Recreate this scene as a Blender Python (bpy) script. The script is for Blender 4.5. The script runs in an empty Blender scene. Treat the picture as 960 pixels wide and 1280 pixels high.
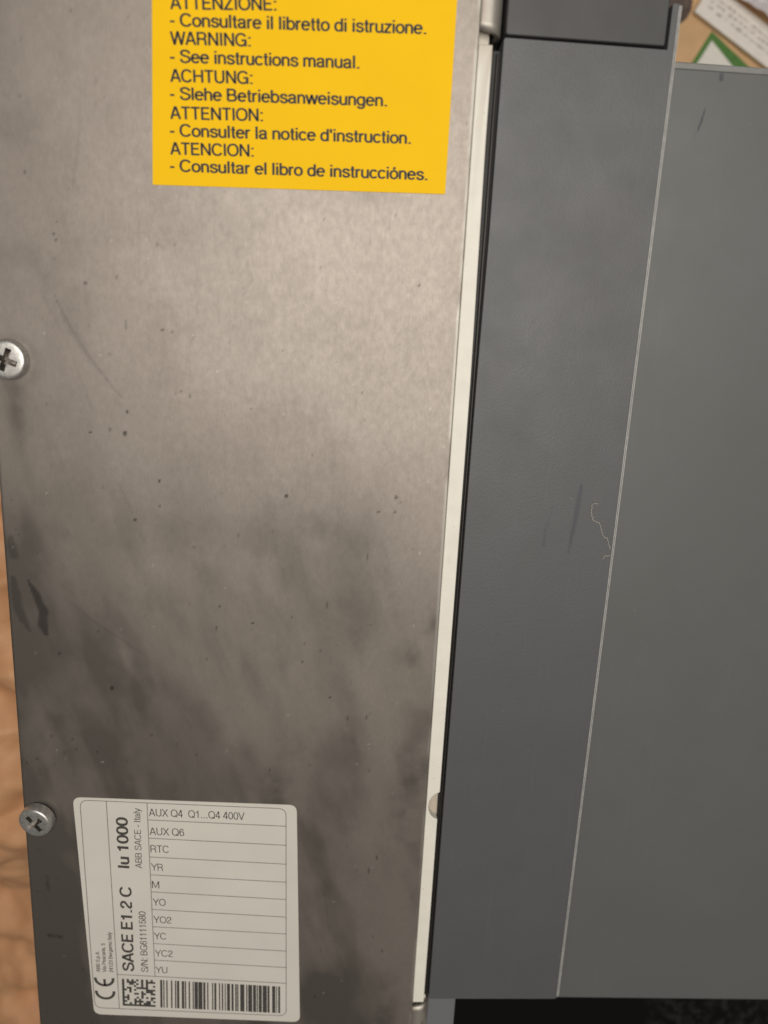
import bpy, bmesh, math, json
import numpy as np
from mathutils import Matrix, Vector

S = 0.001          # everything below is written in millimetres
C = bpy.context.scene
COL = C.collection
rng = np.random.default_rng(7)

# ------------------------------------------------------------------ camera
cam_d = bpy.data.cameras.new('camera')
cam = bpy.data.objects.new('camera', cam_d); COL.objects.link(cam)
cam_d.sensor_fit = 'VERTICAL'; cam_d.sensor_height = 8.6; cam_d.sensor_width = 8.6
cam_d.lens = 6.45
cam_d.clip_start = 0.01; cam_d.clip_end = 20
cam_d.dof.use_dof = True; cam_d.dof.focus_distance = 0.232; cam_d.dof.aperture_fstop = 1.85
R_ = [[0.99800613, 0.03567681, 0.05206668], [0.04723513, -0.96932507, -0.24120064], [0.04186427, 0.24317909, -0.96907756]]
cam.matrix_world = Matrix([[R_[i][0], -R_[i][1], -R_[i][2], (-11.715, 54.270, 218.042)[i]*S] for i in range(3)] + [[0, 0, 0, 1]])
C.camera = cam

# ------------------------------------------------------------------ light
w = bpy.data.worlds.new('World'); C.world = w; w.use_nodes = True
w.node_tree.nodes['Background'].inputs[0].default_value = (1.0, 0.93, 0.86, 1)
w.node_tree.nodes['Background'].inputs[1].default_value = 0.13
def area(name, loc, aim, size, energy, col):
    l = bpy.data.lights.new(name, 'AREA'); l.shape = 'RECTANGLE'; l.size = size[0]*S; l.size_y = size[1]*S
    l.energy = energy; l.color = col
    o = bpy.data.objects.new(name, l); COL.objects.link(o); o.location = [v*S for v in loc]
    o.rotation_euler = (Vector(aim)-Vector(loc)).to_track_quat('-Z', 'Y').to_euler()
    return o
area('ceiling_lamp', (50, 150, 700), (0, 60, 0), (560, 500), 5.0, (1.0, 0.945, 0.865))
C.view_settings.view_transform = 'Standard'; C.view_settings.look = 'None'
C.view_settings.exposure = 0.0; C.view_settings.gamma = 1.0
C.view_settings.use_curve_mapping = False

# ------------------------------------------------------------------ material helpers
class NT:
    def __init__(s, name):
        s.m = bpy.data.materials.new(name); s.m.use_nodes = True; s.t = s.m.node_tree; s.b = s.t.nodes['Principled BSDF']
        s.co = s.t.nodes.new('ShaderNodeNewGeometry').outputs['Position']
    def n(s, ty, **k):
        x = s.t.nodes.new(ty)
        for a, v in k.items(): setattr(x, a, v)
        return x
    def link(s, a, b): s.t.links.new(a, b)
    def pos(s, sc=(1, 1, 1), rot=(0, 0, 0)):
        m = s.n('ShaderNodeMapping'); m.inputs['Scale'].default_value = [v*1000 for v in sc]; m.inputs['Rotation'].default_value = rot
        s.link(s.co, m.inputs[0]); return m.outputs[0]
    def noise(s, scale, detail=3, rough=.55, sc=(1, 1, 1), rot=(0, 0, 0), dist=0):
        x = s.n('ShaderNodeTexNoise'); x.inputs['Scale'].default_value = scale; x.inputs['Detail'].default_value = detail
        x.inputs['Roughness'].default_value = rough; x.inputs['Distortion'].default_value = dist
        s.link(s.pos(sc, rot), x.inputs['Vector']); return x.outputs['Fac']
    def ramp(s, f, a, b, va=0., vb=1.):
        x = s.n('ShaderNodeMapRange'); s.link(f, x.inputs[0])
        for i, v in enumerate((a, b, va, vb)): x.inputs[i+1].default_value = v
        return x.outputs[0]
    def mix(s, f, a, b, mode='MIX'):
        x = s.n('ShaderNodeMix', data_type='RGBA', blend_type=mode)
        for v, i in ((f, 0), (a, 6), (b, 7)):
            if hasattr(v, 'is_output'): s.link(v, x.inputs[i])
            elif i == 0: x.inputs[0].default_value = v
            else: x.inputs[i].default_value = (*v, 1)
        return x.outputs[2]
    def math(s, op, a, b=0.):
        x = s.n('ShaderNodeMath', operation=op)
        for v, i in ((a, 0), (b, 1)):
            if hasattr(v, 'is_output'): s.link(v, x.inputs[i])
            else: x.inputs[i].default_value = v
        return x.outputs[0]
    def attr(s, name): return s.n('ShaderNodeAttribute', attribute_name=name).outputs['Fac']
    def bump(s, h, strength, dist):
        x = s.n('ShaderNodeBump'); x.inputs['Strength'].default_value = strength; x.inputs['Distance'].default_value = dist*S
        s.link(h, x.inputs['Height']); s.link(x.outputs[0], s.b.inputs['Normal'])
    def set(s, **k):
        for a, v in k.items():
            i = s.b.inputs[a.replace('_', ' ')]
            if hasattr(v, 'is_output'): s.link(v, i)
            else: i.default_value = (*v, 1) if isinstance(v, tuple) else v
        return s

def mat_plain(name, col, rough=.5, var=.12, scale=.3, bump=0, bscale=2., metal=0., spec=.5):
    t = NT(name); f = t.noise(scale, 4)
    c = t.mix(t.ramp(f, .3, .7), tuple(v*(1-var) for v in col), tuple(min(1, v*(1+var)) for v in col))
    t.set(Base_Color=c, Roughness=rough, Metallic=metal)
    t.b.inputs['Specular IOR Level'].default_value = spec
    if bump: t.bump(t.noise(bscale, 2), .6, bump)
    return t.m

# steel side plate: dull passivated sheet; 'grime' comes from the mesh (stains, and a tone darker towards the bottom)
t = NT('steel_sheet')
g = t.attr('grime'); dk = t.attr('mark'); lt = t.attr('worn')
fine = t.noise(.55, 5, .75, sc=(1, .6, 1)); grain = t.noise(2.2, 3, .7, sc=(1, .22, 1)); cloud = t.noise(.035, 5, .6, sc=(1, .45, 1), rot=(0, 0, .3), dist=.6)
base = t.mix(t.ramp(cloud, .3, .7), (.308, .270, .241), (.348, .308, .277))
base = t.mix(t.ramp(fine, .3, .72, 0., .30), base, (.18, .157, .135))
base = t.mix(t.ramp(grain, .42, .7, 0., .17), base, (.165, .145, .124))
base = t.mix(g, base, (.088, .080, .069))
base = t.mix(dk, base, (.022, .019, .018))
base = t.mix(lt, base, (.50, .48, .43))
ro = t.math('ADD', t.ramp(fine, .3, .7, .465, .515), t.math('MULTIPLY', g, .10))
ro = t.math('SUBTRACT', ro, t.math('MULTIPLY', dk, .08))
t.set(Base_Color=base, Metallic=.70, Roughness=ro)
t.bump(t.math('ADD', t.math('MULTIPLY', fine, .4), grain), .35, .016)
M_steel = t.m

def plastic(name, col, rough, vdi=.0, tint=.035):
    t = NT(name); big = t.noise(.02, 4, .6); fn = t.noise(2.0, 3, .7)
    c = t.mix(t.ramp(big, .3, .7), tuple(v*(1-tint) for v in (col[0]*1.03, col[1], col[2]*.97)), tuple(v*(1+tint) for v in (col[0]*.99, col[1]*1.0, col[2]*1.0)))
    c = t.mix(t.ramp(fn, .4, .75, 0, .16 if vdi else .05), c, tuple(v*1.5 for v in col))
    sc_ = t.noise(.5, 2, .5, sc=(2.2, .06, 1), rot=(0, 0, .25)); c = t.mix(t.ramp(sc_, .64, .74, 0, .12), c, tuple(v*1.6 for v in col))
    ds = t.noise(.7, 2, .6, dist=1.2); c = t.mix(t.ramp(ds, .75, .78, 0, .25), c, (.30, .29, .27))
    m1 = t.attr('mark'); c = t.mix(m1, c, (.035, .04, .055)); m2 = t.attr('worn'); c = t.mix(m2, c, (.42, .41, .39))
    t.set(Base_Color=c, Roughness=t.ramp(t.noise(.06, 4, .6), .3, .7, rough-.05, rough+.05))
    if vdi: t.bump(t.noise(2.6, 2, .6, sc=(1, .6, 1)), .8, vdi)
    else: t.bump(t.noise(1.4, 3), .25, .012)
    return t.m
M_grey = plastic('grey_textured_plastic', (.085, .089, .094), .47, .07)
M_grey2 = plastic('grey_smooth_plastic', (.110, .115, .115), .46, 0)
M_block = plastic('dark_grey_plastic', (.050, .051, .053), .5, 0)
M_lip = mat_plain('painted_edge_highlight', (.34, .34, .33), .45, .15, .5)  # edge highlight held in a pale base colour
M_black = mat_plain('black_rubber', (.012, .011, .010), .6, .3)
M_dark = mat_plain('dark_housing', (.03, .03, .03), .7)
M_print = mat_plain('black_ink', (.018, .016, .015), .6, .2)
M_print2 = mat_plain('soft_black_ink', (.055, .050, .045), .6, .2, .8)
M_line = mat_plain('fine_grey_ink', (.22, .20, .18), .6, .15)
M_paper = mat_plain('label_paper', (.62, .595, .54), .5, .03, .05)
M_yellow = mat_plain('yellow_label_film', (.945, .57, .005), .6, .02, .05, spec=.12)
M_screw = mat_plain('zinc_screw_steel', (.56, .55, .53), .40, .22, .9, .03, 2.2, metal=.85)
M_slot = mat_plain('shaded_screw_recess', (.30, .275, .25), .30, .5, 1.5, .02, 3., metal=.9)  # shade inside the recess put into a darker steel tone

t = NT('cream_plastic')
dirt_shade = t.attr('mark')  # tan stain at the strip end, and shade painted on the shelf
c = t.mix(t.ramp(t.noise(.15, 4), .3, .7), (.76, .73, .655), (.82, .79, .715)); c = t.mix(dirt_shade, c, (.42, .34, .26))
c = t.mix(t.ramp(t.noise(.55, 4, .75, sc=(1, .3, 1)), .60, .80, 0, .38), c, (.50, .43, .34)); c = t.mix(t.ramp(t.noise(1.3, 2, .5, dist=1.), .72, .76, 0, .6), c, (.30, .25, .20))
t.set(Base_Color=c, Roughness=.5)
M_cream = t.m

# ------------------------------------------------------------------ object helpers
def link(name, me, mat=None, parent=None):
    o = bpy.data.objects.new(name, me); COL.objects.link(o)
    if mat: me.materials.append(mat)
    if parent: o.parent = parent
    return o
def tag(o, label=None, cat=None, group=None, kind=None):
    for k, v in (('label', label), ('category', cat), ('group', group), ('kind', kind)):
        if v: o[k] = v
    return o
def smooth(o, ang=35):
    for p in o.data.polygons: p.use_smooth = True
    try: o.data.set_sharp_from_angle(angle=math.radians(ang))
    except Exception: pass
    return o
def pymesh(name, verts, faces):
    me = bpy.data.meshes.new(name); me.from_pydata([(x*S, y*S, z*S) for x, y, z in verts], [], faces); me.update(); return me
def round_poly(pts, radii, n=6):
    out = []; N = len(pts)
    for i, (x, y) in enumerate(pts):
        r = radii if not isinstance(radii, (list, tuple)) else radii[i]
        if r <= 0: out.append((x, y)); continue
        a = Vector(pts[i-1])-Vector((x, y)); b = Vector(pts[(i+1) % N])-Vector((x, y))
        p0 = Vector((x, y))+a.normalized()*r; p1 = Vector((x, y))+b.normalized()*r
        for k in range(n+1):
            u = k/n; q = p0*(1-u)**2+Vector((x, y))*2*u*(1-u)+p1*u*u; out.append((q.x, q.y))
    return out
def prism(name, outline, z0, z1, bev, mat, parent=None, segs=3, ztop=None):
    bm = bmesh.new(); N = len(outline)
    zt = ztop or (lambda x, y: z1)
    lo = [bm.verts.new((x*S, y*S, z0*S)) for x, y in outline]
    hi = [bm.verts.new((x*S, y*S, zt(x, y)*S)) for x, y in outline]
    top = bm.faces.new(hi); bm.faces.new(lo[::-1])
    for i in range(N):
        j = (i+1) % N; bm.faces.new((lo[i], lo[j], hi[j], hi[i]))
    bmesh.ops.recalc_face_normals(bm, faces=bm.faces)
    if bev: bmesh.ops.bevel(bm, geom=list(top.edges), offset=bev*S, segments=segs, profile=.5, affect='EDGES', clamp_overlap=True)
    me = bpy.data.meshes.new(name); bm.to_mesh(me); bm.free()
    o = smooth(link(name, me, mat, parent))
    lim = max(bev, .05)**2*6*S*S
    for p in me.polygons:
        if max(abs(c_) for c_ in p.normal) > .999 and abs(p.normal.z) > .5: p.use_smooth = False
    return o
def rect(x0, y0, x1, y1): return [(x0, y0), (x1, y0), (x1, y1), (x0, y1)]
def box(name, x0, y0, z0, x1, y1, z1, bev, mat, parent=None): return prism(name, rect(x0, y0, x1, y1), z0, z1, bev, mat, parent)
def grid_sheet(name, xs, ys, zfun, mat, parent=None):
    X, Y = np.meshgrid(xs, ys); Z = zfun(X, Y); nx, ny = len(xs), len(ys)
    v = np.stack([X, Y, Z], -1).reshape(-1, 3)*S
    i = (np.arange(ny-1)[:, None]*nx+np.arange(nx-1)[None, :]).ravel()
    f = np.stack([i, i+1, i+nx+1, i+nx], -1)
    me = bpy.data.meshes.new(name); me.vertices.add(len(v)); me.vertices.foreach_set('co', v.ravel())
    me.loops.add(f.size); me.loops.foreach_set('vertex_index', f.ravel().astype(np.int32))
    me.polygons.add(len(f)); me.polygons.foreach_set('loop_start', (np.arange(len(f))*4).astype(np.int32))
    me.polygons.foreach_set('loop_total', np.full(len(f), 4, np.int32)); me.update(); me.validate()
    o = link(name, me, mat, parent)
    me.polygons.foreach_set('use_smooth', np.ones(len(f), bool))
    return o, X, Y
def set_attr(o, name, arr):
    a = o.data.attributes.new(name, 'FLOAT', 'POINT'); a.data.foreach_set('value', np.clip(arr, 0, 1).ravel().astype(np.float32))
def vnoise(X, Y, scale, seed, octs=4, sx=1., sy=1., rot=0.):
    r = np.random.default_rng(seed); out = np.zeros_like(X, float); amp = 1.; tot = 0
    c, s = math.cos(rot), math.sin(rot)
    U = (X*c+Y*s)*sx/scale; V = (-X*s+Y*c)*sy/scale
    for k in range(octs):
        T = r.random((64, 64)); u = U*2**k+100.3; v = V*2**k+57.7
        iu = np.floor(u).astype(int); iv = np.floor(v).astype(int); fu = u-iu; fv = v-iv
        fu = fu*fu*(3-2*fu); fv = fv*fv*(3-2*fv)
        g = lambda a, b: T[a % 64, b % 64]
        out += amp*((g(iu, iv)*(1-fu)+g(iu+1, iv)*fu)*(1-fv)+(g(iu, iv+1)*(1-fu)+g(iu+1, iv+1)*fu)*fv)
        tot += amp; amp *= .55
    return out/tot
def sst(x, a, b):
    t_ = np.clip((x-a)/(b-a), 0, 1); return t_*t_*(3-2*t_)
def stroke(X, Y, pts, radii):
    """0..1 mask of a tapering line through pts"""
    m = np.zeros_like(X, float)
    for k in range(len(pts)-1):
        (x0, y0), (x1, y1) = pts[k], pts[k+1]; r0, r1 = radii[k], radii[k+1]
        dx, dy = x1-x0, y1-y0; L2 = dx*dx+dy*dy+1e-9
        u = np.clip(((X-x0)*dx+(Y-y0)*dy)/L2, 0, 1)
        d = np.hypot(X-(x0+u*dx), Y-(y0+u*dy))/(r0+(r1-r0)*u)
        m = np.maximum(m, 1-sst(d, .55, 1.15))
    return m

# ------------------------------------------------------------------ a plain grotesque alphabet, drawn as centre lines (cap height 100)
def crv(pts, sub=6):
    P = [np.array(p, float) for p in pts]; P = [2*P[0]-P[1]]+P+[2*P[-1]-P[-2]]; out = []
    for i in range(1, len(P)-2):
        for k in range(sub):
            u = k/sub; a, b, c_, d = P[i-1], P[i], P[i+1], P[i+2]
            out.append(tuple(.5*(2*b+(c_-a)*u+(2*a-5*b+4*c_-d)*u*u+(3*b-a-3*c_+d)*u**3)))
    return out+[tuple(P[-2])]
def arc(cx, cy, rx, ry, a0, a1, n=18, e=2.25):
    out = []
    for k in range(n+1):
        a = math.radians(a0+(a1-a0)*k/n); c_, s_ = math.cos(a), math.sin(a)
        out.append((cx+rx*math.copysign(abs(c_)**(2/e), c_), cy+ry*math.copysign(abs(s_)**(2/e), s_)))
    return out
O_ = lambda cx, cy, rx, ry: arc(cx, cy, rx, ry, 90, 450, 32)+[None]
GL = {
 'A': (68, [[(5, 0), (31, 94), (37, 94), (63, 0)], [(15, 32), (53, 32)]]), 'B': (68, [[(10, 6), (10, 94), (36, 94)]+arc(36, 73, 18, 21, 90, -90, 10)+[(10, 52)], [(36, 52)]+arc(38, 29, 21, 23, 90, -90, 10)+[(10, 6)]]),
 'C': (74, [arc(38, 50, 31, 45, 32, 328, 28)]), 'E': (63, [[(58, 94), (11, 94), (11, 6), (60, 6)], [(11, 52), (54, 52)]]),
 'G': (78, [arc(39, 50, 32, 45, 33, 300, 26)+[(62, 14), (66, 26), (67, 46), (41, 46)], [(68, 0), (68, 46)]]), 'H': (73, [[(11, 0), (11, 100)], [(62, 0), (62, 100)], [(11, 52), (62, 52)]]),
 'I': (26, [[(13, 0), (13, 100)]]), 'M': (86, [[(11, 0), (11, 94), (16, 94), (43, 10), (70, 94), (75, 94), (75, 0)]]), 'N': (74, [[(11, 0), (11, 93), (14, 93), (60, 7), (63, 7), (63, 100)]]),
 'O': (78, [O_(39, 50, 32, 45)]), 'P': (66, [[(11, 0), (11, 94), (36, 94)]+arc(37, 70, 21, 24, 90, -90, 10)+[(11, 46)]]), 'Q': (78, [O_(39, 50, 32, 45), [(44, 24), (70, 0)]]),
 'R': (72, [[(11, 0), (11, 94), (40, 94)]+arc(41, 71, 19, 23, 90, -90, 10)+[(11, 48)], [(41, 48)]+crv([(41, 48), (54, 44), (59, 32), (60, 12), (65, 0)], 4)]),
 'S': (68, [crv([(60, 71), (55, 86), (44, 93.5), (33, 95), (20, 92), (11.5, 83), (11, 71), (18, 60), (34, 53), (49, 47.5), (59, 39), (61, 25), (53, 11), (37, 5), (24, 6), (13, 13), (7, 30)])]),
 'T': (62, [[(2, 94), (60, 94)], [(31, 0), (31, 94)]]), 'U': (73, [[(11, 100), (11, 38)]+arc(36.5, 36, 25.5, 31, 180, 360, 16)+[(62, 38), (62, 100)]]), 'V': (66, [[(4, 100), (31, 5), (35, 5), (62, 100)]]),
 'W': (94, [[(3, 100), (24, 5), (26, 5), (45.5, 95), (48.5, 95), (68, 5), (70, 5), (91, 100)]]), 'X': (66, [[(4, 0), (61, 100)], [(5, 100), (62, 0)]]), 'Y': (66, [[(3, 100), (33, 42), (63, 100)], [(33, 0), (33, 44)]]), 'Z': (62, [[(6, 94), (55, 94), (7, 6), (58, 6)]]),
 'a': (55, [crv([(8, 50), (10, 60), (17, 66.5), (28, 68), (38, 65), (43, 56), (43, 36), (43, 14), (45, 6.5), (52, 6)], 4), crv([(43, 43), (34, 39.5), (20, 37.5), (10, 31), (7.5, 20), (12, 9), (23, 5), (35, 10), (42, 19), (43, 30)], 4)]),
 'b': (56, [[(9, 0), (9, 100)], O_(29, 36.5, 20.5, 31)]), 'c': (51, [arc(27, 36.5, 21, 31, 35, 325, 22)]), 'd': (56, [[(47, 0), (47, 100)], O_(27, 36.5, 20.5, 31)]),
 'e': (55, [[(7, 39), (48, 39)]+arc(27.5, 36.5, 21, 31, 5, 325, 26)[1:]]), 'g': (56, [O_(27, 37, 20.5, 31), [(47, 73), (47, 0)]+crv([(47, 0), (43, -13), (32, -19.5), (20, -19), (11, -13), (8.5, -5)], 3)]),
 'h': (54, [[(9, 0), (9, 100)], [(9, 42)]+arc(27, 45, 18, 23, 180, 0, 14)+[(45, 0)]]), 'i': (22, [[(11, 0), (11, 73)], [(11, 86), (11, 100)]]), 'l': (22, [[(11, 0), (11, 100)]]),
 'm': (82, [[(9, 0), (9, 73)], [(9, 44)]+arc(25, 46, 16, 22, 180, 0, 12)+[(41, 0)], [(41, 44)]+arc(57, 46, 16, 22, 180, 0, 12)+[(73, 0)]]), 'n': (54, [[(9, 0), (9, 73)], [(9, 42)]+arc(27, 45, 18, 23, 180, 0, 14)+[(45, 0)]]),
 'o': (55, [O_(27.5, 36.5, 21.5, 31)]), 'p': (56, [[(9, -26), (9, 73)], O_(29, 36.5, 20.5, 31)]), 'r': (34, [[(9, 0), (9, 73)], crv([(9, 40), (11, 54), (18, 64), (26, 67), (33, 66.5)], 4)]),
 's': (50, [crv([(43.5, 51), (40, 62), (31, 67.5), (24, 68), (14, 65), (9, 56), (12, 45), (25, 38.5), (37, 34), (44, 26), (43, 14), (35, 6.5), (25, 5), (14, 8), (6, 23)], 5)]),
 't': (30, [[(15, 94), (15, 20)]+crv([(15, 20), (16.5, 9), (21, 5.5), (29, 6)], 3), [(2, 67), (28, 67)]]), 'u': (54, [[(45, 0), (45, 73)], [(9, 73)]+arc(27, 28, 18, 23, 180, 360, 14)+[(45, 31)]]),
 'v': (50, [[(3, 73), (23, 4), (27, 4), (47, 73)]]), 'w': (74, [[(3, 73), (19, 5), (21, 5), (36, 68), (38, 68), (53, 5), (55, 5), (71, 73)]]), 'y': (50, [[(4, 73), (25, 6)], [(46, 73), (22, -8)]+crv([(22, -8), (18, -17), (12, -20.5), (5, -19.5)], 3)]),
 'z': (48, [[(5, 67), (41, 67), (6, 6), (44, 6)]]), '\u00f3': (55, [O_(27.5, 36.5, 21.5, 31), [(24, 80), (34, 99)]]),
 '0': (56, [O_(28, 49, 21, 44)]), '1': (56, [[(31, 0), (31, 98)], crv([(31, 92), (26, 80), (18, 76), (8, 75)], 3)]), '2': (56, [crv([(9, 66), (11, 82), (20, 92), (30, 93.5), (42, 88), (47, 76), (46, 62), (37, 50), (23, 38), (12, 24), (8, 8)], 5), [(8, 6), (50, 6)]]),
 '3': (56, [crv([(8, 70), (11, 85), (20, 92.5), (30, 93.5), (42, 87), (45, 75), (41, 60), (27, 52)], 4), crv([(22, 52), (34, 52), (45, 44), (48, 28), (43, 13), (30, 5), (18, 7), (9, 16), (7, 30)], 4)]),
 '4': (56, [[(38, 0), (38, 95), (34, 95), (6, 31), (6, 28), (52, 28)]]), '5': (56, [[(47, 93), (15, 93), (10, 48)]+crv([(10, 48), (18, 57), (30, 60), (42, 53), (48, 35), (43, 15), (30, 5), (17, 8), (8, 24)], 4)]),
 '6': (56, [O_(29, 32, 20, 27), crv([(47, 74), (42, 88), (31, 93.5), (19, 87), (10.5, 70), (8.5, 46), (9, 30)], 4)]), '8': (56, [O_(28, 72, 17.5, 21.5), O_(28, 28, 21.5, 23)]),
 '.': (28, [[(14, 0), (14, 13)]]), ',': (28, [[(14, 13), (14, 0), (10, -14)]]), ':': (28, [[(14, 0), (14, 13)], [(14, 60), (14, 73)]]), '-': (34, [[(3, 36), (31, 36)]]), '/': (30, [[(0, -2), (28, 101)]]), "'": (20, [[(10, 100), (10, 68)]]),
}
def stroke_poly(pts, wd):
    closed = pts[-1] is None
    if closed: pts = pts[:-2]
    P = [np.array(p, float) for p in pts]; P = [p for i, p in enumerate(P) if i == 0 or np.linalg.norm(p-P[i-1]) > .4]; N = len(P); a_, b_ = [], []
    for i in range(N):
        dirs = []
        if i or closed: d = P[i]-P[i-1]; dirs.append(d/np.linalg.norm(d))
        if i < N-1 or closed: d = P[(i+1) % N]-P[i]; dirs.append(d/np.linalg.norm(d))
        ns = [np.array([-d[1], d[0]]) for d in dirs]; n = sum(ns); n = n/max(np.linalg.norm(n), 1e-6)
        k = min(1/max(n.dot(ns[0]), .3), 2.2); a_.append(P[i]+n*k*wd/2); b_.append(P[i]-n*k*wd/2)
    F = [[N+i, N+(i+1) % N, (i+1) % N, i] for i in range(N if closed else N-1)]
    return a_+b_, F
def glyph_mesh(text, weight=12.):
    V, F, Zs, x = [], [], [], 0.
    for ch in text:
        if ch == ' ': x += 27; continue
        adv, strokes = GL[ch]
        for si, s_ in enumerate(strokes):
            wd = weight+2 if len(s_) == 2 and ch in '.:' else weight
            v, f = stroke_poly(list(s_), wd); n = len(V)
            V += [(p[0]+x, p[1]) for p in v]; Zs += [si*.004]*len(v); F += [[i+n for i in q] for q in f]
        x += adv+max(0, weight-12)*.5
    return np.array(V)/100, F, Zs

class Print:
    """flat print on a sticker: collects outlines in sticker millimetres"""
    def __init__(s): s.v = []; s.f = []; s.z = {}
    def add(s, pts, faces):
        n = len(s.v); s.v += [tuple(p) for p in pts]; s.f += [[i+n for i in q] for q in faces]
    def text(s, txt, p0, p1, cap, weight=0., capdir=None):
        v, f, zs = glyph_mesh(txt, weight); k0 = len(s.v); s.z.update({k0+i: z for i, z in enumerate(zs)})
        x0, x1 = v[:, 0].min(), v[:, 0].max(); p0 = np.array(p0, float); p1 = np.array(p1, float)
        d = (p1-p0)/(x1-x0); L = np.linalg.norm(p1-p0); n = np.array([-(p1-p0)[1], (p1-p0)[0]])/L*cap
        s.add(p0+(v[:, :1]-x0)*d+v[:, 1:]*n, f)
    def poly(s, pts): s.add(pts, [list(range(len(pts)))])
    def line(s, a, b, wd):
        a = np.array(a, float); b = np.array(b, float); n = np.array([-(b-a)[1], (b-a)[0]]); n = n/np.linalg.norm(n)*wd/2
        s.poly([a-n, b-n, b+n, a+n])
    def path(s, pts, wd, closed=False):
        P = [np.array(p, float) for p in pts]; N = len(P); out = []; inn = []
        for i in range(N):
            a = P[i-1] if (closed or i) else P[i]; b = P[(i+1) % N] if (closed or i < N-1) else P[i]
            d = b-a; n = np.array([-d[1], d[0]]); n /= np.linalg.norm(n)+1e-9; out.append(P[i]+n*wd/2); inn.append(P[i]-n*wd/2)
        k = len(s.v); s.v += [tuple(p) for p in out+inn]
        for i in range(N if closed else N-1):
            j = (i+1) % N; s.f.append([k+N+i, k+N+j, k+j, k+i])
    def build(s, name, warp, z, mat, parent):
        o = link(name, pymesh(name, [(*warp(x, y), z+s.z.get(i, 0)) for i, (x, y) in enumerate(s.v)], s.f), mat, parent)
        bm = bmesh.new(); bm.from_mesh(o.data); 
        for fc in bm.faces:
            if fc.normal.z < 0: fc.normal_flip()
        bm.to_mesh(o.data); bm.free(); return o
# ================================================================== table
def ztab(X, Y): return -205.0+0*X
o, X, Y = grid_sheet('table_top', np.linspace(-700, 700, 15), np.linspace(-700, 700, 15), ztab, mat_plain('table_laminate', (.30, .19, .11), .5, .2, .02))
tag(o, kind='structure')

# ================================================================== circuit breaker
root = bpy.data.objects.new('circuit_breaker', None); COL.objects.link(root)
tag(root, 'large industrial breaker on its side with stained steel plate and grey plastic front', 'circuit breaker')
XR = 18.4; XL = -109.8
# --- stained steel plate, one sheet with rolled edges
prof_l = [(XL-.0, -1.5), (XL, -.5), (XL+.12, -.15), (XL+.5, 0)]
prof_r = [(XR-.42, 0), (XR-.16, -.05), (XR-.04, -.16), (XR, -.32), (XR, -4.0)]
xs = [p[0] for p in prof_l]+list(np.arange(XL+1, XR-.8, .5))+[p[0] for p in prof_r]
xs = np.array(xs); zz = np.array([p[1] for p in prof_l]+[0]*(len(xs)-len(prof_l)-len(prof_r))+[p[1] for p in prof_r])
ys = np.arange(-212, 158, .5)
def zpl(X, Y): return np.tile(zz, (len(ys), 1)) + (vnoise(X, Y, 60, 3, 2)-.5)*.25*sst(X, XL, XL+20)*sst(-X, -XR, -XR+20)
plate, X, Y = grid_sheet('side_plate', xs, ys, zpl, M_steel, root)
# stains on the steel, and a tone darker towards the bottom and left
wisps = vnoise(X, Y, 24, 11, 5, 1.0, .33, .30)
w2 = vnoise(X, Y, 55, 12, 4, 1., .7, .1)
w3 = vnoise(X, Y, 9, 13, 4, 1., .30, .28); w4 = vnoise(X, Y, 12, 17, 4)
low = sst(-Y-.10*(X+40)+22*(vnoise(X, Y, 40, 16, 3)-.5), -45, 62)
grime = .06+.40*sst(wisps, .36, .76)*(.22+.78*low)+.34*sst(w2, .40, .72)*(.2+.8*low)+.26*sst(w3, .42, .75)*(.25+.75*low)+.14*sst(w4, .4, .75)+.10*low
grime += .45*sst(-X, 88, 112)*sst(-Y, -25, 40)*(.4+vnoise(X, Y, 14, 5))
grime += .5*np.exp(-((X+31)**2/30+(Y+93)**2/60))*vnoise(X, Y, 4, 21)*1.5
grime += .35*np.exp(-((X+12)**2/160+(Y+172)**2/60))+.30*np.exp(-((X+8)**2/60+(Y-86)**2/3))
grime += .28*np.exp(-((X+30)**2/700+(Y+4)**2/90))*vnoise(X, Y, 7, 22)
for sx, sy in ((-104.5, 39.9), (-105.6, -104.2)):                    # grease round the screws
    d = np.hypot(X-sx-1, Y-sy+2.); grime += .5*np.exp(-((d-6)/2.2)**2)*(vnoise(X, Y, 5, 31))
    grime += .45*np.exp(-((X-sx-1)**2/5))*np.exp(-((Y-sy+17)/9)**2)*vnoise(X, Y, 5, 33)*1.3
grime += .6*sst(-X, 106, 110)*sst(-Y, 95, 108)*vnoise(X, Y, 5, 34)
grime += .55*sst(-X, 96, 112)*sst(Y, 112, 126)  # darkens the top left corner
grime *= 1-.62*sst(X, -8, 14)*sst(-Y, -60, 20)*sst(w4, .25, .6)
grime *= 1-.45*sst(Y, -30, 25)*sst(X, -105, -70)
set_attr(plate, 'grime', np.clip(grime, 0, .85))
j = (vnoise(X, Y, 5, 41, 3)-.5)*1.8
mark = .62*stroke(X+j, Y+j, [(-103.6, -24.4), (-101.6, -29.6), (-100.2, -34.), (-99.9, -38), (-98.9, -41.3)], [.35, 1.1, 1.6, 1.5, .5])
mark = np.maximum(mark, .35*stroke(X+j, Y+j, [(-107.6, -12), (-107.2, -17)], [1.2, 1.6]))
mark = np.maximum(mark, .38*stroke(X+j, Y+j, [(-108.3, -24), (-107.2, -31), (-105.8, -36.5), (-103.9, -40.5)], [.8, 1.4, 1.3, .5]))
mark = np.maximum(mark, .26*stroke(X+j*.2, Y+j*.2, [(-91.3, 56.5), (-88.3, 49.6), (-83.3, 41.1), (-77.1, 33.3), (-73.5, 29.)], [.15, .45, .4, .3, .1]))
mark = np.maximum(mark, .10*stroke(X+j*.4, Y+j*.4, [(-90, 52), (-86, 46), (-82, 39.)], [.8, 1.6, .6]))
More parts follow.
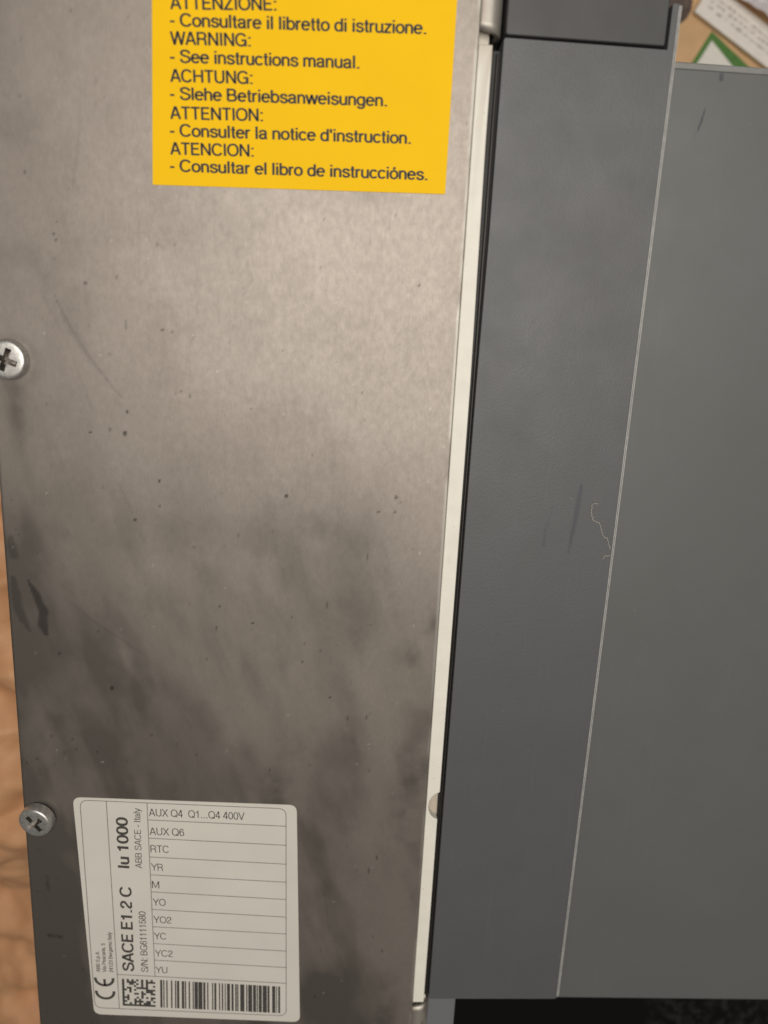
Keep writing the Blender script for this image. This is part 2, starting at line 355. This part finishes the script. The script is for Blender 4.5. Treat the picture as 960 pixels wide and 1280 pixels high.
mark = np.maximum(mark, .45*stroke(X+j, Y+j, [(-104, -126), (-103.6, -131)], [.4, .9])*vnoise(X, Y, 2, 46)*1.6)
mark = np.maximum(mark, .45*stroke(X+j, Y+j, [(-104.5, -149), (-101, -150)], [.7, .9])*vnoise(X, Y, 2, 47)*1.5)
for px, py, r in [(-73.2, 26.2, .5), (-74.1, 20.1, .75), (-83.6, 20.1, .45), (-64.8, 6.8, .55), (-65, -.7, .4), (-72, -5, .55), (-28.5, 3.7, .7), (3.3, 4.5, .6), (-1.6, -.1, .45), (3.3, .1, .45), (6.6, 64.1, .5),
                  (-90.3, 70.9, .4), (-90.8, 72.4, .4), (-63, 49.1, .45), (-83.1, 60.3, .45), (-20.5, 67.3, .35), (-47.7, -30.9, .4), (-80.6, -58.5, .7), (-95.8, -47.5, .5), (-38, -36, .45), (-14, -60, .4)]:
    mark = np.maximum(mark, .8*(1-sst(np.hypot(X-px, (Y-py)*.85), r*.45, r*1.1)))
r = np.random.default_rng(5)
for k in range(170):
    px, py, rr, aa = r.uniform(-108, 17), r.uniform(-200, 140), r.uniform(.25, .45), r.uniform(.15, .55)
    ix = (np.abs(X-px) < 2)&(np.abs(Y-py) < 3)
    mark[ix] = np.maximum(mark[ix], aa*(1-sst(np.hypot(X[ix]-px, (Y[ix]-py)*r.uniform(.3, 1)), rr*.5, rr*1.2)))
for k in range(34):
    x0, y0, a_, L_ = r.uniform(-105, 14), r.uniform(-190, 120), r.normal(1.9, .5), r.uniform(5, 34)
    x1, y1 = x0+L_*math.cos(a_), y0+L_*math.sin(a_); xm, ym = (x0+x1)/2+r.normal(0, L_*.03), (y0+y1)/2
    mark = np.maximum(mark, r.uniform(.05, .16)*stroke(X, Y, [(x0, y0), (xm, ym), (x1, y1)], [.3, .42, .25])*sst(w3, .3, .6))
set_attr(plate, 'mark', mark)
worn = .9*sst(X, XR-1.1, XR-.35)*sst(vnoise(X, Y, 3, 51, 3, 1, .25), .30, .55)*(1-.6*low)+.20*np.exp(-((X+82)**2/400+(Y+62)**2/30))*0  # worn right rim; its lit edge line is put into the colour too
for k in range(60):
    px, py = r.uniform(-108, 17), r.uniform(-200, 100)
    ix = (np.abs(X-px) < 1)&(np.abs(Y-py) < 1)
    worn[ix] = np.maximum(worn[ix], r.uniform(.2, .5)*(1-sst(np.hypot(X[ix]-px, Y[ix]-py), .2, .45)))
set_attr(plate, 'worn', worn)

# --- rolled steel ears of the plate beyond the cream strip (top and bottom)
def ear(y0, y1, yl, seed):
    """sheet that carries on past the plate edge and rolls down; y0 = the cut end"""
    n = 14; pr = [(XR-.4, -.25), (XR+.05, .04), (XR+.5, .12), (20.4, .12)]
    for k in range(n+1):
        a = math.pi/2*(1-k/n); pr.append((20.6+3.7*math.cos(a), -3.6+3.7*math.sin(a)))
    pr += [(24.3, -12)]
    L = abs(y1-y0); m = 18; V = []; F = []
    for i in range(m+1):
        for (x, z) in pr:
            yy = y0+(y1-y0)*i/m
            if i == 0: yy += yl*(x-XR)/6
            V.append((x, yy, z))
    q = len(pr)
    for i in range(m):
        for k in range(q-1):
            a = i*q+k; f = [a, a+1, a+q+1, a+q]; F.append(f if y1 > y0 else f[::-1])
    o = smooth(link('rolled_edge', pymesh('rolled_edge', V, F), M_steel, root), 60)
    s = o.modifiers.new('thickness', 'SOLIDIFY'); s.thickness = 1.3*S; s.offset = -1
    dg = bpy.context.evaluated_depsgraph_get(); me = bpy.data.meshes.new_from_object(o.evaluated_get(dg)); o.modifiers.clear(); o.data = me
    co = np.array([v.co[:] for v in me.vertices])*1000
    n_ = vnoise(co[:, 0], co[:, 1], 5, seed, 4)
    set_attr(o, 'grime', .5*sst(n_, .5, .8)); set_attr(o, 'worn', .55*sst(co[:, 0], 18.7, 20.5)*(n_ < .62)); set_attr(o, 'mark', 0*n_)
    return o
ear(127.4, 158, -.9, 61); ear(-178.2, -212, .8, 62)

# --- inner housing under plate
box('steel_cage', XL+1.2, -209, -203, XR-1, 155, -1.6, 0, M_dark, root)
box('inner_frame', XR-1, -173, -200, 70, 150, -14, 0, M_dark, root)

# --- cream strip with its half-round notch
out = [(18.45, -176.9), (22.35, -176.9), (22.45, -140), (22.45, -103.6)]
for k in range(13):
    a = math.radians(-122+k*(244/12)); out.append((22.9-4.0*math.cos(a)*.92, -98.4+4.3*math.sin(a)*1.15))
out = [p for i, p in enumerate(out) if not (i > 3 and (p[0] > 22.6))]
out += [(22.65, -93.2), (22.7, -48), (22.8, 0), (22.8, 38), (22.4, 77), (22.15, 101), (22.15, 124.2), (18.45, 124.2)]
st = prism('cream_strip', out, -13, -.7, .3, M_cream, root)
bm = bmesh.new(); bm.from_mesh(st.data); bmesh.ops.subdivide_edges(bm, edges=[e for e in bm.edges if e.calc_length() > .01], cuts=40, use_grid_fill=False); bm.to_mesh(st.data); bm.free()
co = np.array([v.co[:] for v in st.data.vertices])*1000
set_attr(st, 'mark', .6*np.exp(-((co[:, 1]-123)/3.0)**2))
sh = box('strip_shelf', 18.45, 122, -14, 21.6, 140, -3.6, .4, M_cream, root)
co = np.array([v.co[:] for v in sh.data.vertices])*1000; set_attr(sh, 'mark', 0*co[:, 0]+.5)  # shade on the recessed shelf put in as an even tan
box('strip_foot', 18.6, -182, -14, 23.2, -176.2, -3.0, .4, M_cream, root)
# round peg end seen in the notch
pg = [(22.6+4.6*math.cos(a), -98.4+5.6*math.sin(a)) for a in np.linspace(0, 2*math.pi, 32, endpoint=False)]
pgm = mat_plain('tan_plastic', (.50, .44, .36), .5)
prism('notch_peg', [(min(x, 22.75), y) for x, y in pg], -12, -4.2, .5, pgm, root)
# black rubber seal in the gap
prism('black_seal', [(22.6, -177), (24.2, -177), (24.6, 0), (25.1, 77), (25.0, 123.8), (22.0, 123.8), (22.2, 77), (22.6, 38)], -12.5, -3.4, .2, M_black, root)
prism('seal_bead', [(23.2, -176.6), (23.9, -176.6), (24.3, 0), (24.5, 77), (24.3, 122.8), (23.6, 122.8), (23.7, 77), (23.6, 0)], -11, -2.7, .25, mat_plain('worn_rubber', (.016, .013, .011), .5), root)

# --- first grey cover (textured), with its tall right wing
def dens(o, cuts_len, zthr=None):
    pass
cov_out = round_poly([(24.1, -175.7), (69.9, -175.6), (69.9, 136.6), (67.7, 136.6), (67.7, 125.9), (24.9, 126.2), (24.9, 77), (24.5, 38)], [.8, 1.6, 1.0, .5, .2, .8, 0, 0], 5)
cover = prism('front_cover', cov_out, -30, -1.0, .30, M_grey, root, 3)
# marks carried by a fine skin so the cover can show them
def skin(name, x0, x1, y0, y1, z, step, mat, parent):
    return grid_sheet(name, np.arange(x0, x1+1e-6, step), np.arange(y0, y1+1e-6, step), lambda X, Y: z+0*X, mat, parent)
for nm in ('mark', 'worn'):
    pass
# --- dark block set in at the top
blk = prism('latch_block', round_poly([(25.2, 126.75), (66.85, 126.6), (66.7, 160), (25.0, 160)], [.9, .7, 0, 0], 5), -20, -.7, .35, M_block, root, 3)
# --- pale strip along the cover edge; the seam highlight is put into its colour
prism('edge_highlight_strip', round_poly([(69.35, -174.3), (70.1, -174.3), (70.1, 136.2), (69.35, 136.2)], .4, 3), -4, -.8, .33, M_lip, root, 3)
# --- second cover, set lower, slightly soft edges
c2 = round_poly([(69.9, -186.4), (172, -187.4), (172, 126.6), (72.0, 126.8), (69.9, 126.8)], [.5, 4, 4, .5, 0], 5)
cover2 = prism('lower_cover', c2, -60, -12, 1.1, M_grey2, root, 4)
prism('rim_highlight_strip', round_poly([(70.3, 124.9), (171.5, 124.6), (171.5, 126.5), (70.3, 126.7)], .3, 2), -16, -11.6, .9, mat_plain('painted_rim_highlight', (.20, .20, .195), .4, .1), cover2, 3)  # added lighter strip; the top edge highlight is put into its colour
# lower lug
prism('mounting_lug', round_poly([(24.3, -212), (34.2, -212), (34.2, -176.5), (24.3, -176.5)], [0, 2.2, 2.2, .5], 5), -24, -4.0, 1.0, plastic('blue_grey_plastic', (.15, .155, .165), .42), root, 4)

# --- screws
def screw(cx, cy, rot, tilt):
    R = 5.35; H = 3.3
    bm = bmesh.new(); prof = [(0, H), (2.5, H), (4.2, H-.03), (4.75, H-.12), (5.08, H-.32), (5.27, H-.62), (5.35, H-1.0), (5.40, .0)]
    n = 64; rings = []
    for (r_, z) in prof[1:]: rings.append([bm.verts.new((r_*math.cos(2*math.pi*k/n), r_*math.sin(2*math.pi*k/n), z)) for k in range(n)])
    bm.faces.new(rings[0])
    for a, b in zip(rings, rings[1:]):
        for k in range(n): bm.faces.new((a[k], b[k], b[(k+1) % n], a[(k+1) % n]))
    bm.faces.new(rings[-1][::-1]); bmesh.ops.recalc_face_normals(bm, faces=bm.faces)
    me = bpy.data.meshes.new('screw'); bm.to_mesh(me); bm.free(); head = bpy.data.objects.new('screw', me); COL.objects.link(head)
    # phillips recess: tapered cross
    bm = bmesh.new(); a, b = 3.35, .82; o8 = [(a, b), (b, b), (b, a), (-b, a), (-b, b), (-a, b), (-a, -b), (-b, -b), (-b, -a), (b, -a), (b, -b), (a, -b)]
    o8b = [(max(-1.1, min(1.9, x*.72)), max(-1.9, min(1.9, y*.72))) for x, y in o8]
    hi = [bm.verts.new((x, y, H+.3)) for x, y in o8]; lo = [bm.verts.new((x, y, H-2.7)) for x, y in o8b]
    bm.faces.new(hi); bm.faces.new(lo[::-1])
    for k in range(12): bm.faces.new((lo[k], lo[(k+1) % 12], hi[(k+1) % 12], hi[k]))
    bmesh.ops.recalc_face_normals(bm, faces=bm.faces)
    mc = bpy.data.meshes.new('cut'); bm.to_mesh(mc); bm.free(); cut = bpy.data.objects.new('cut', mc); COL.objects.link(cut)
    cut.rotation_euler.z = rot
    md = head.modifiers.new('b', 'BOOLEAN'); md.object = cut; md.operation = 'DIFFERENCE'; md.solver = 'EXACT'
    bpy.context.view_layer.update()
    me2 = bpy.data.meshes.new_from_object(head.evaluated_get(bpy.context.evaluated_depsgraph_get()))
    bpy.data.objects.remove(cut); bpy.data.objects.remove(head)
    me2.name = 'screw'; me2.transform(Matrix.Scale(S, 4)); 
    o = link('screw', me2, None, root); me2.materials.clear(); me2.materials.append(M_screw); me2.materials.append(M_slot); smooth(o, 32)
    for p in me2.polygons:
        q = p.center*1000
        if q.z < H-.2 and math.hypot(q.x, q.y) < 3.7 and q.z > .2: p.material_index = 1
    o.location = (cx*S, cy*S, -.1*S); o.rotation_euler = (tilt[0], tilt[1], 0)
    return o
screw(-104.4, 39.3, math.radians(-22), (0, 0)); screw(-105.1, -104.0, math.radians(38), (.13, -.15))

# ================================================================== stickers
def warp4(c, Wd, Hd):
    c = [np.array(p, float) for p in c]
    def f(x, y):
        u, v = x/Wd, y/Hd
        return tuple(c[0]*(1-u)*(1-v)+c[1]*u*(1-v)+c[2]*u*v+c[3]*(1-u)*v)
    return f
# yellow warning sticker
idw = lambda x, y: (x, y)
yl = prism('warning_label', round_poly([(-64.7, 85.9), (12.15, 87.7), (12.15, 152), (-63.3, 152)], [.4, .4, 0, 0], 3), .02, .22, .05, M_yellow, root, 1)
P = Print()
for txt, a, b in [('ATTENZIONE:', (-59.32, 126.93), (-32.99, 128.24)), ('- Consultare il libretto di istruzione.', (-59.39, 123.17), (4.83, 125.25)),
                  ('WARNING:', (-59.47, 119.07), (-39.33, 119.79)), ('- See instructions manual.', (-59.55, 114.99), (-11.77, 116.39)), ('ACHTUNG:', (-59.64, 110.54), (-38.82, 111.24)),
                  ('- Slehe Betriebsanweisungen.', (-59.72, 106.46), (-4.32, 108.02)), ('ATTENTION:', (-59.81, 101.92), (-36.13, 102.7)), ("- Consulter la notice d'instruction.", (-59.89, 97.84), (2.35, 99.47)),
                  ('ATENCION:', (-59.97, 93.46), (-38.43, 94.12)), ('- Consultar el libro de instrucci\u00f3nes.', (-60.05, 89.39), (7.22, 90.89))]:
    P.text(txt, a, b, 2.95, 15.5)
P.build('printed_text', idw, .26, M_print, yl)

# pale rating sticker
LW, LH = 70.6, 85.5
wp = warp4([(-91.16, -181.21), (-20.69, -184.51), (-23.51, -98.2), (-94.25, -96.58)], LW, LH)
ol = round_poly([(0, 0), (LW, 0), (LW, LH), (0, LH)], 2.6, 6)
dl = prism('rating_label', [wp(x, y) for x, y in ol], .02, .25, .06, M_paper, root, 1)
Z = .29
P = Print(); LWD = .26
P.path(round_poly([(.5, 2.9), (65.85, 2.5), (67.15, 84.1), (2.2, 84.6)], 2.6, 6), LWD, True)
P.line((10.39, 84.5), (8.75, 3.0), LWD); P.line((23.12, 84.4), (21.67, 17.0), LWD)
for a, b in [((23.04, 78.21), (67.13, 77.68)), ((22.95, 71.42), (67.01, 70.6)), ((22.76, 64.33), (66.89, 63.5)), ((22.59, 57.54), (66.78, 56.6)), ((22.44, 50.95), (66.67, 49.9)),
             ((22.27, 44.07), (66.56, 43.0)), ((22.11, 37.2), (66.45, 36.3)), ((21.96, 30.43), (66.34, 29.4)), ((21.81, 23.69), (66.23, 22.7)), ((9.01, 17.22), (65.95, 16.2))]: P.line(a, b, LWD)
P.build('frame_lines', wp, Z, M_line, dl)
P = Print()
for txt, a, b, cap, wt in [('AUX Q4  Q1...Q4 400V', (23.5, 79.65), (53.8, 79.45), 2.75, 9.5), ('AUX Q6', (23.3, 72.68), (34.26, 72.66), 2.75, 9.5), ('RTC', (23.2, 66.1), (29.03, 66.1), 2.75, 9.5), ('YR', (23.0, 59.24), (26.8, 59.2), 2.7, 9.5),
                           ('M', (22.8, 52.47), (25.15, 52.4), 2.7, 9.5), ('YO', (22.7, 45.7), (26.86, 45.6), 2.7, 9.5), ('YO2', (22.5, 38.76), (28.36, 38.71), 2.7, 9.5), ('YC', (22.3, 32.2), (26.28, 32.2), 2.7, 9.5), ('YC2', (22.2, 25.3), (28.06, 25.25), 2.65, 9.5), ('YU', (22.0, 18.47), (25.94, 18.45), 2.65, 9.5),
                           ('ABB S.p.A.', (3.45, 17.9), (3.75, 26.5), 1.3, 12), ('Via Pescaria, 5', (5.5, 17.95), (5.85, 29.8), 1.3, 12), ('24123 Bergamo Italy', (7.75, 18.0), (8.3, 34.4), 1.3, 12),
                           ('ABB SACE - Italy', (20.05, 59.9), (20.85, 82.4), 2.15, 9.5), ('S/N: BG61111580', (19.5, 18.6), (20.1, 43.1), 2.35, 10)]:
    P.text(txt, a, b, cap, wt)
P.build('printed_text', wp, Z, M_print2, dl)
P = Print()
P.text('SACE E1.2 C', (14.75, 18.6), (16.05, 52.5), 3.75, 16.5); P.text('Iu 1000', (15.95, 59.7), (16.6, 78.8), 3.65, 16.5)
P.build('bold_text', wp, Z, M_print2, dl)
# CE mark, read upwards like the text
P = Print()
def ce(cx, cy, rx, ry, bar):
    pts = [(cx-rx*math.cos(a), cy+ry*math.sin(a)) for a in np.linspace(math.radians(-12), math.radians(192), 25)]
    # open side towards reading direction's right (up); arc bulges down
    pts = [(cx+rx*math.sin(a), cy-ry*math.cos(a)) for a in np.linspace(math.radians(-98), math.radians(98), 25)]
    P.path(pts, .95)
    if bar: P.line((cx+.05, cy-ry), (cx+.05, cy-ry*.05), .85)
ce(4.45, 9.7, 2.95, 2.75, False); ce(4.55, 15.2, 2.95, 2.75, True)
P.build('ce_mark', wp, Z, M_print2, dl)
# bar code
P = Print()
bars = [47, 72, 88, 100, 128, 142, 190, 205, 243, 256, 270, 297, 333, 362, 375, 388, 425, 440, 478, 490, 503, 545, 555, 605, 620, 645, 672, 685, 738, 750, 768, 792, 830, 842, 868, 883, 908, 918, 938, 975,
        998, 1023, 1048, 1065, 1075, 1088, 1115, 1168, 1195, 1208, 1223, 1273, 1288, 1325, 1338, 1350, 1365, 1403, 1418, 1471, 1483, 1508, 1545, 1586, 1601, 1609, 1628, 1651]
for a, b in zip(bars[::2], bars[1::2]):
    u0 = (a-47)/1604; u1 = (b-47)/1604
    u0 -= .0011; u1 += .0011
    tx = lambda u: 23.33+u*40.6; bx = lambda u: 22.75+u*41.0; ty = lambda u: 15.6-u*.85; by = lambda u: 4.05-u*.5
    P.poly([(bx(u0), by(u0)), (bx(u1), by(u1)), (tx(u1), ty(u1)), (tx(u0), ty(u0))])
P.build('bar_code', wp, Z, M_print2, dl)
P = Print()
mat_rows = ['#.#.#.#.#.#.#.', '#.####..#.####', '#..##.#.#.#...', '#....#..#.#..#', '#.##..#####...', '##.#.#....####', '#..#....#.###.', '#....##.##..##', '#.#.....#.....', '###...#.#.#.##', '#.#..#.#....#.', '##...####.##.#', '#..#.#.#.###..', '##############']
for j_, row in enumerate(mat_rows):
    k = 0
    while k < 14:
        if row[k] == '#':
            e = k
            while e+1 < 14 and row[e+1] == '#': e += 1
            fx = lambda c, rr: 10.45-rr*.035+c*(11.15/14); fy = lambda c, rr: 15.5-rr*(11.3/14)-c*.005
            P.poly([(fx(k, j_+1), fy(k, j_+1)+.015), (fx(e+1, j_+1), fy(e+1, j_+1)+.015), (fx(e+1, j_), fy(e+1, j_)), (fx(k, j_), fy(k, j_))])
            k = e+1
        else: k += 1
P.build('matrix_code', wp, Z, M_print2, dl)

# ================================================================== marks on grey plastic: fine subdivided top faces carry them
def marked_top(o, z, strokes, worn_s, x0, x1, y0, y1, step=.5):
    """replace nothing: store per-vertex marks after cutting the top face into a grid"""
    bm = bmesh.new(); bm.from_mesh(o.data)
    for ax, a, b in ((0, x0, x1), (1, y0, y1)):
        for q in np.arange(a, b, step):
            geom = [f for f in bm.faces if f.normal.z > .99 and abs(f.calc_center_median().z-z*S) < 1e-4*1]
            geom = list({*geom, *[e for f in geom for e in f.edges], *[v for f in geom for v in f.verts]})
            co = [0, 0, 0]; co[ax] = q*S; no = [0, 0, 0]; no[ax] = 1
            bmesh.ops.bisect_plane(bm, geom=geom, plane_co=co, plane_no=no, dist=1e-7)
    bm.to_mesh(o.data); bm.free()
    co = np.array([v.co[:] for v in o.data.vertices])*1000; X, Y = co[:, 0], co[:, 1]
    for nm, ss in (('mark', strokes), ('worn', worn_s)):
        m = 0*X
        for pts, rad, al in ss: m = np.maximum(m, al*stroke(X, Y, pts, rad))
        set_attr(o, nm, m*(co[:, 2] > z-.2))
marked_top(cover, -1.0, [([(57.9, 10), (57.4, 2), (56.2, -11)], [.5, .9, .35], .55), ([(48.7, -2), (48.4, -9)], [.4, .6], .3), ([(50, 3), (49, -3)], [.5, .5], .12)], [], 46, 61, -14, 13, .45)
marked_top(cover2, -12, [([(84.3, 115.5), (83.8, 112.5), (83.1, 110)], [.15, .42, .3], .95), ([(83.0, 110), (82, 107.6)], [.3, .15], .3), ([(87.6, 124.6), (87.7, 123.2)], [.7, .7], .8)], [], 81, 90, 106, 124, .3)

# ================================================================== lint on the cover
def tube(name, pts, r0, mat, parent=None, n=6):
    V = []; F = []
    for i, p in enumerate(pts):
        a = Vector(pts[max(0, i-1)]); b = Vector(pts[min(len(pts)-1, i+1)]); d = (b-a).normalized()
        u = d.cross(Vector((0, 0, 1))).normalized(); v_ = u.cross(d)
        for k in range(n):
            q = Vector(p)+(u*math.cos(2*math.pi*k/n)+v_*math.sin(2*math.pi*k/n))*r0; V.append(q[:])
    for i in range(len(pts)-1):
        for k in range(n): F.append([i*n+k, i*n+(k+1) % n, (i+1)*n+(k+1) % n, (i+1)*n+k])
    F.append(list(range(n))[::-1]); F.append([(len(pts)-1)*n+k for k in range(n)])
    return smooth(link(name, pymesh(name, V, F), mat, parent), 80)
def wig(pts, seed, amp=.35, sub=6):
    r = np.random.default_rng(seed); out = []
    for (a, b) in zip(pts, pts[1:]):
        for k in range(sub):
            u = k/sub; out.append((a[0]*(1-u)+b[0]*u+r.normal(0, amp), a[1]*(1-u)+b[1]*u+r.normal(0, amp), -.83))
    return out
M_lint = mat_plain('pale_lint', (.40, .375, .33), .8)
tag(tube('lint_fibre', wig([(63.0, 4.9), (61.8, 4.4), (61.6, 1.8), (62.7, -.3), (64.6, -1.4), (65.6, -3.4), (66.3, -5.4), (67.6, -6.0), (68.2, -8), (69., -9.4)], 3, .16), .12, M_lint),
    'long crinkled pale fibre lying on the grey cover near its edge', 'fibre')
tag(tube('lint_fibre', wig([(69.2, -11.3), (67.7, -11.5), (66.6, -12.6)], 4, .13), .11, M_lint), 'short pale fibre just below the end of the long one', 'fibre')

# ================================================================== things behind / below
# kraft paper on the left
def kr(X, Y):
    r = np.random.default_rng(72); z = (vnoise(X, Y, 50, 71, 3, .8, 1.5)-.5)*14
    for k in range(26):
        a = r.normal(math.pi/2, .55); p = r.uniform(18, 60); ph = r.uniform(0, 1); d = X*math.cos(a)+Y*math.sin(a)+(vnoise(X, Y, 70, 200+k, 2)-.5)*26
        fold = np.abs((d/p+ph) % 1-.5)*2; fold = np.minimum(fold, .8+.2*fold)
        z += fold*p*r.uniform(.03, .10)*sst(vnoise(X, Y, 45, 100+k, 2), .42, .62)
    z += (vnoise(X, Y, 4, 74, 2)-.5)*.5
    return -100+z-1.15*np.clip(-Y-195, 0, 85)
t = NT('kraft_paper'); fb = t.noise(.9, 4, .7, sc=(.35, 1.6, 1)); bl = t.noise(.03, 4, .6)
c = t.mix(t.ramp(bl, .3, .7), (.56, .29, .14), (.78, .44, .235)); c = t.mix(t.ramp(fb, .35, .75, 0, .35), c, (.50, .25, .11)); t.set(Base_Color=c, Roughness=.62); t.bump(fb, .4, .15)
o, X, Y = grid_sheet('kraft_paper_sheet', np.arange(-330, -112, 1.6), np.arange(-420, 200, 1.6), kr, t.m)
tag(o, 'crumpled orange-brown kraft paper on the table left of the steel plate', 'paper')
# cardboard, top right
cb = prism('cardboard_sheet', round_poly([(111, 125), (275, 118), (285, 335), (104, 335)], 2, 3), -205, -201, .6, mat_plain('cardboard', (.66, .42, .22), .75, .12, .05), None)
tag(cb, 'flat tan cardboard lying under the white card and booklet', 'cardboard')
# white card with a broad green border
cr = bpy.data.objects.new('green_bordered_card', None); COL.objects.link(cr); tag(cr, 'white card with a broad green border beside the printed booklet', 'card')
d1 = Vector((.60, -.42)).normalized(); ap = Vector((161.2, 200.6)); e1 = Vector((24, -16.5)).normalized(); e2 = Vector((-6., -10.9)).normalized()
def cardpt(a, b): q = ap+e1*a+e2*b; return (q.x, q.y)
prism('card_face', [cardpt(2.4, 3.2), cardpt(2.4, 70), cardpt(70, 70), cardpt(70, 9.6), cardpt(34, 7.0)], -200.5, -200.2, 0, mat_plain('white_card', (.80, .77, .70), .5, .04), cr)
prism('green_border', [cardpt(0, 0), cardpt(0, 64), cardpt(64, 64), cardpt(64, 0)], -200.9, -200.4, .05, mat_plain('green_ink', (.075, .20, .035), .5, .15, .3), cr)
# printed booklet (stack of pages with yellowed edge)
bk = bpy.data.objects.new('printed_booklet', None); COL.objects.link(bk); tag(bk, 'thick white booklet with rows of small dark print lying at an angle', 'booklet')
b0 = Vector((150.2, 207.4)); bu = Vector((31.8, -17.6)).normalized(); bv = Vector((-bu.y, bu.x))
def bp(a, b, sk=0): q = b0+bu*a+bv*b; return (q.x, q.y)
for i in range(4):
    j_ = rng.uniform(-.35, .35)
    prism('page', [bp(j_, j_+i*.12), bp(150+j_, j_+i*.12), bp(150+j_, 15+j_), bp(j_, 15+j_)], -199.9+i*.62, -199.36+i*.62, .04, mat_plain('page_paper', (.66, .50, .28) if i < 3 else (.84, .79, .73), .6, .05, .3), bk)
zt = -199.36+3*.62+.06
P = Print(); r = np.random.default_rng(9)
for row, yy in enumerate((5.4, 8.2, 10.6)):
    a = 4.
    while a < 70:
        L = r.uniform(.7, 3.4); s0 = r.uniform(.25, .75); dy = r.uniform(-.15, .15)
        P.poly([bp(a, yy+dy-s0), bp(a+L, yy+dy-s0*r.uniform(.7, 1)), bp(a+L, yy+dy+s0), bp(a, yy+dy+s0*r.uniform(.7, 1))]); a += L+r.choice([.5, .7, 1.1, 2.4])
P.build('printed_rows', idw, zt, mat_plain('faded_ink', (.50, .46, .43), .7, .1), bk)
# clear plastic bag crumpled over the booklet
def bagz(X, Y): return -190+(vnoise(X, Y, 14, 81, 3)-.5)*9+2.5*np.exp(-np.abs(vnoise(X, Y, 9, 82, 2)-.5)*18)
us = np.arange(-2, 60, .8); vs = np.arange(0, 40, .8)
U, Vv = np.meshgrid(us, vs); qx = b0.x+bu.x*U+bv.x*(13.6+Vv); qy = b0.y+bu.y*U+bv.y*(13.6+Vv)
zb = bagz(qx, qy); nx = len(us); vv = np.stack([qx, qy, zb], -1).reshape(-1, 3)
ff = [[i*nx+k, i*nx+k+1, (i+1)*nx+k+1, (i+1)*nx+k] for i in range(len(vs)-1) for k in range(nx-1)]
t = NT('milky_polythene'); t.set(Base_Color=(.80, .76, .80), Roughness=.22); t.b.inputs['Transmission Weight'].default_value = .25
o = smooth(link('plastic_bag', pymesh('plastic_bag', vv.tolist(), ff), t.m), 180)
tag(o, 'crumpled milky plastic bag at the upper edge of the booklet', 'plastic bag')
# dark knot of string/cloth behind
def blob(X0, Y0, a, b, h, name, mat, seed):
    us = np.linspace(-1, 1, 40); U, V_ = np.meshgrid(us, us); rr = np.clip(1-U**2-V_**2, 0, 1)
    xx = X0+U*a; yy = Y0+V_*b; z = -201.5+h*np.sqrt(rr)+(vnoise(xx, yy, 3, seed, 3)-.5)*3*(rr > 0)
    vv = np.stack([xx, yy, z], -1).reshape(-1, 3).tolist(); ff = [[i*40+k, i*40+k+1, (i+1)*40+k+1, (i+1)*40+k] for i in range(39) for k in range(39) if rr[i, k]+rr[i+1, k+1] > 0]
    return smooth(link(name, pymesh(name, vv, ff), mat), 180)
o = blob(140.5, 211, 9.5, 9, 5, 'crumpled_rag', mat_plain('brown_grey_cloth', (.13, .10, .085), .8, .4, .4), 91)
tag(o, 'small dark crumpled rag beside the top corner of the booklet', 'rag')

# black mesh cloth under the bottom end
t = NT('black_mesh_fabric'); t.set(Base_Color=t.mix(t.attr('thread'), (.004, .004, .004), (.085, .082, .086)), Roughness=.8); t.b.inputs['Specular IOR Level'].default_value = .15
def mz(X, Y):
    wv = np.maximum(np.sin(X*2*math.pi/3.2)*np.sin(Y*2*math.pi/3.2+np.sin(X*.3)), 0)
    return -114+(vnoise(X, Y, 60, 95, 2)-.5)*6-7*sst(-X, -185, -165)+wv*1.0*sst(X, 170, 182)
o, X, Y = grid_sheet('black_mesh_fabric', np.arange(30, 300, .7), np.arange(-380, -190, .7), mz, t.m)
set_attr(o, 'thread', sst(np.sin(X*2*math.pi/2.6+.4*np.sin(Y*.5))*np.sin(Y*2*math.pi/3.4), .25, .8)*sst(vnoise(X, Y, 2.6, 96, 2), .35, .7)*sst(X+4*vnoise(X, Y, 9, 97), 165, 173))
tag(o, 'black woven mesh fabric in shadow below the grey covers', 'fabric')
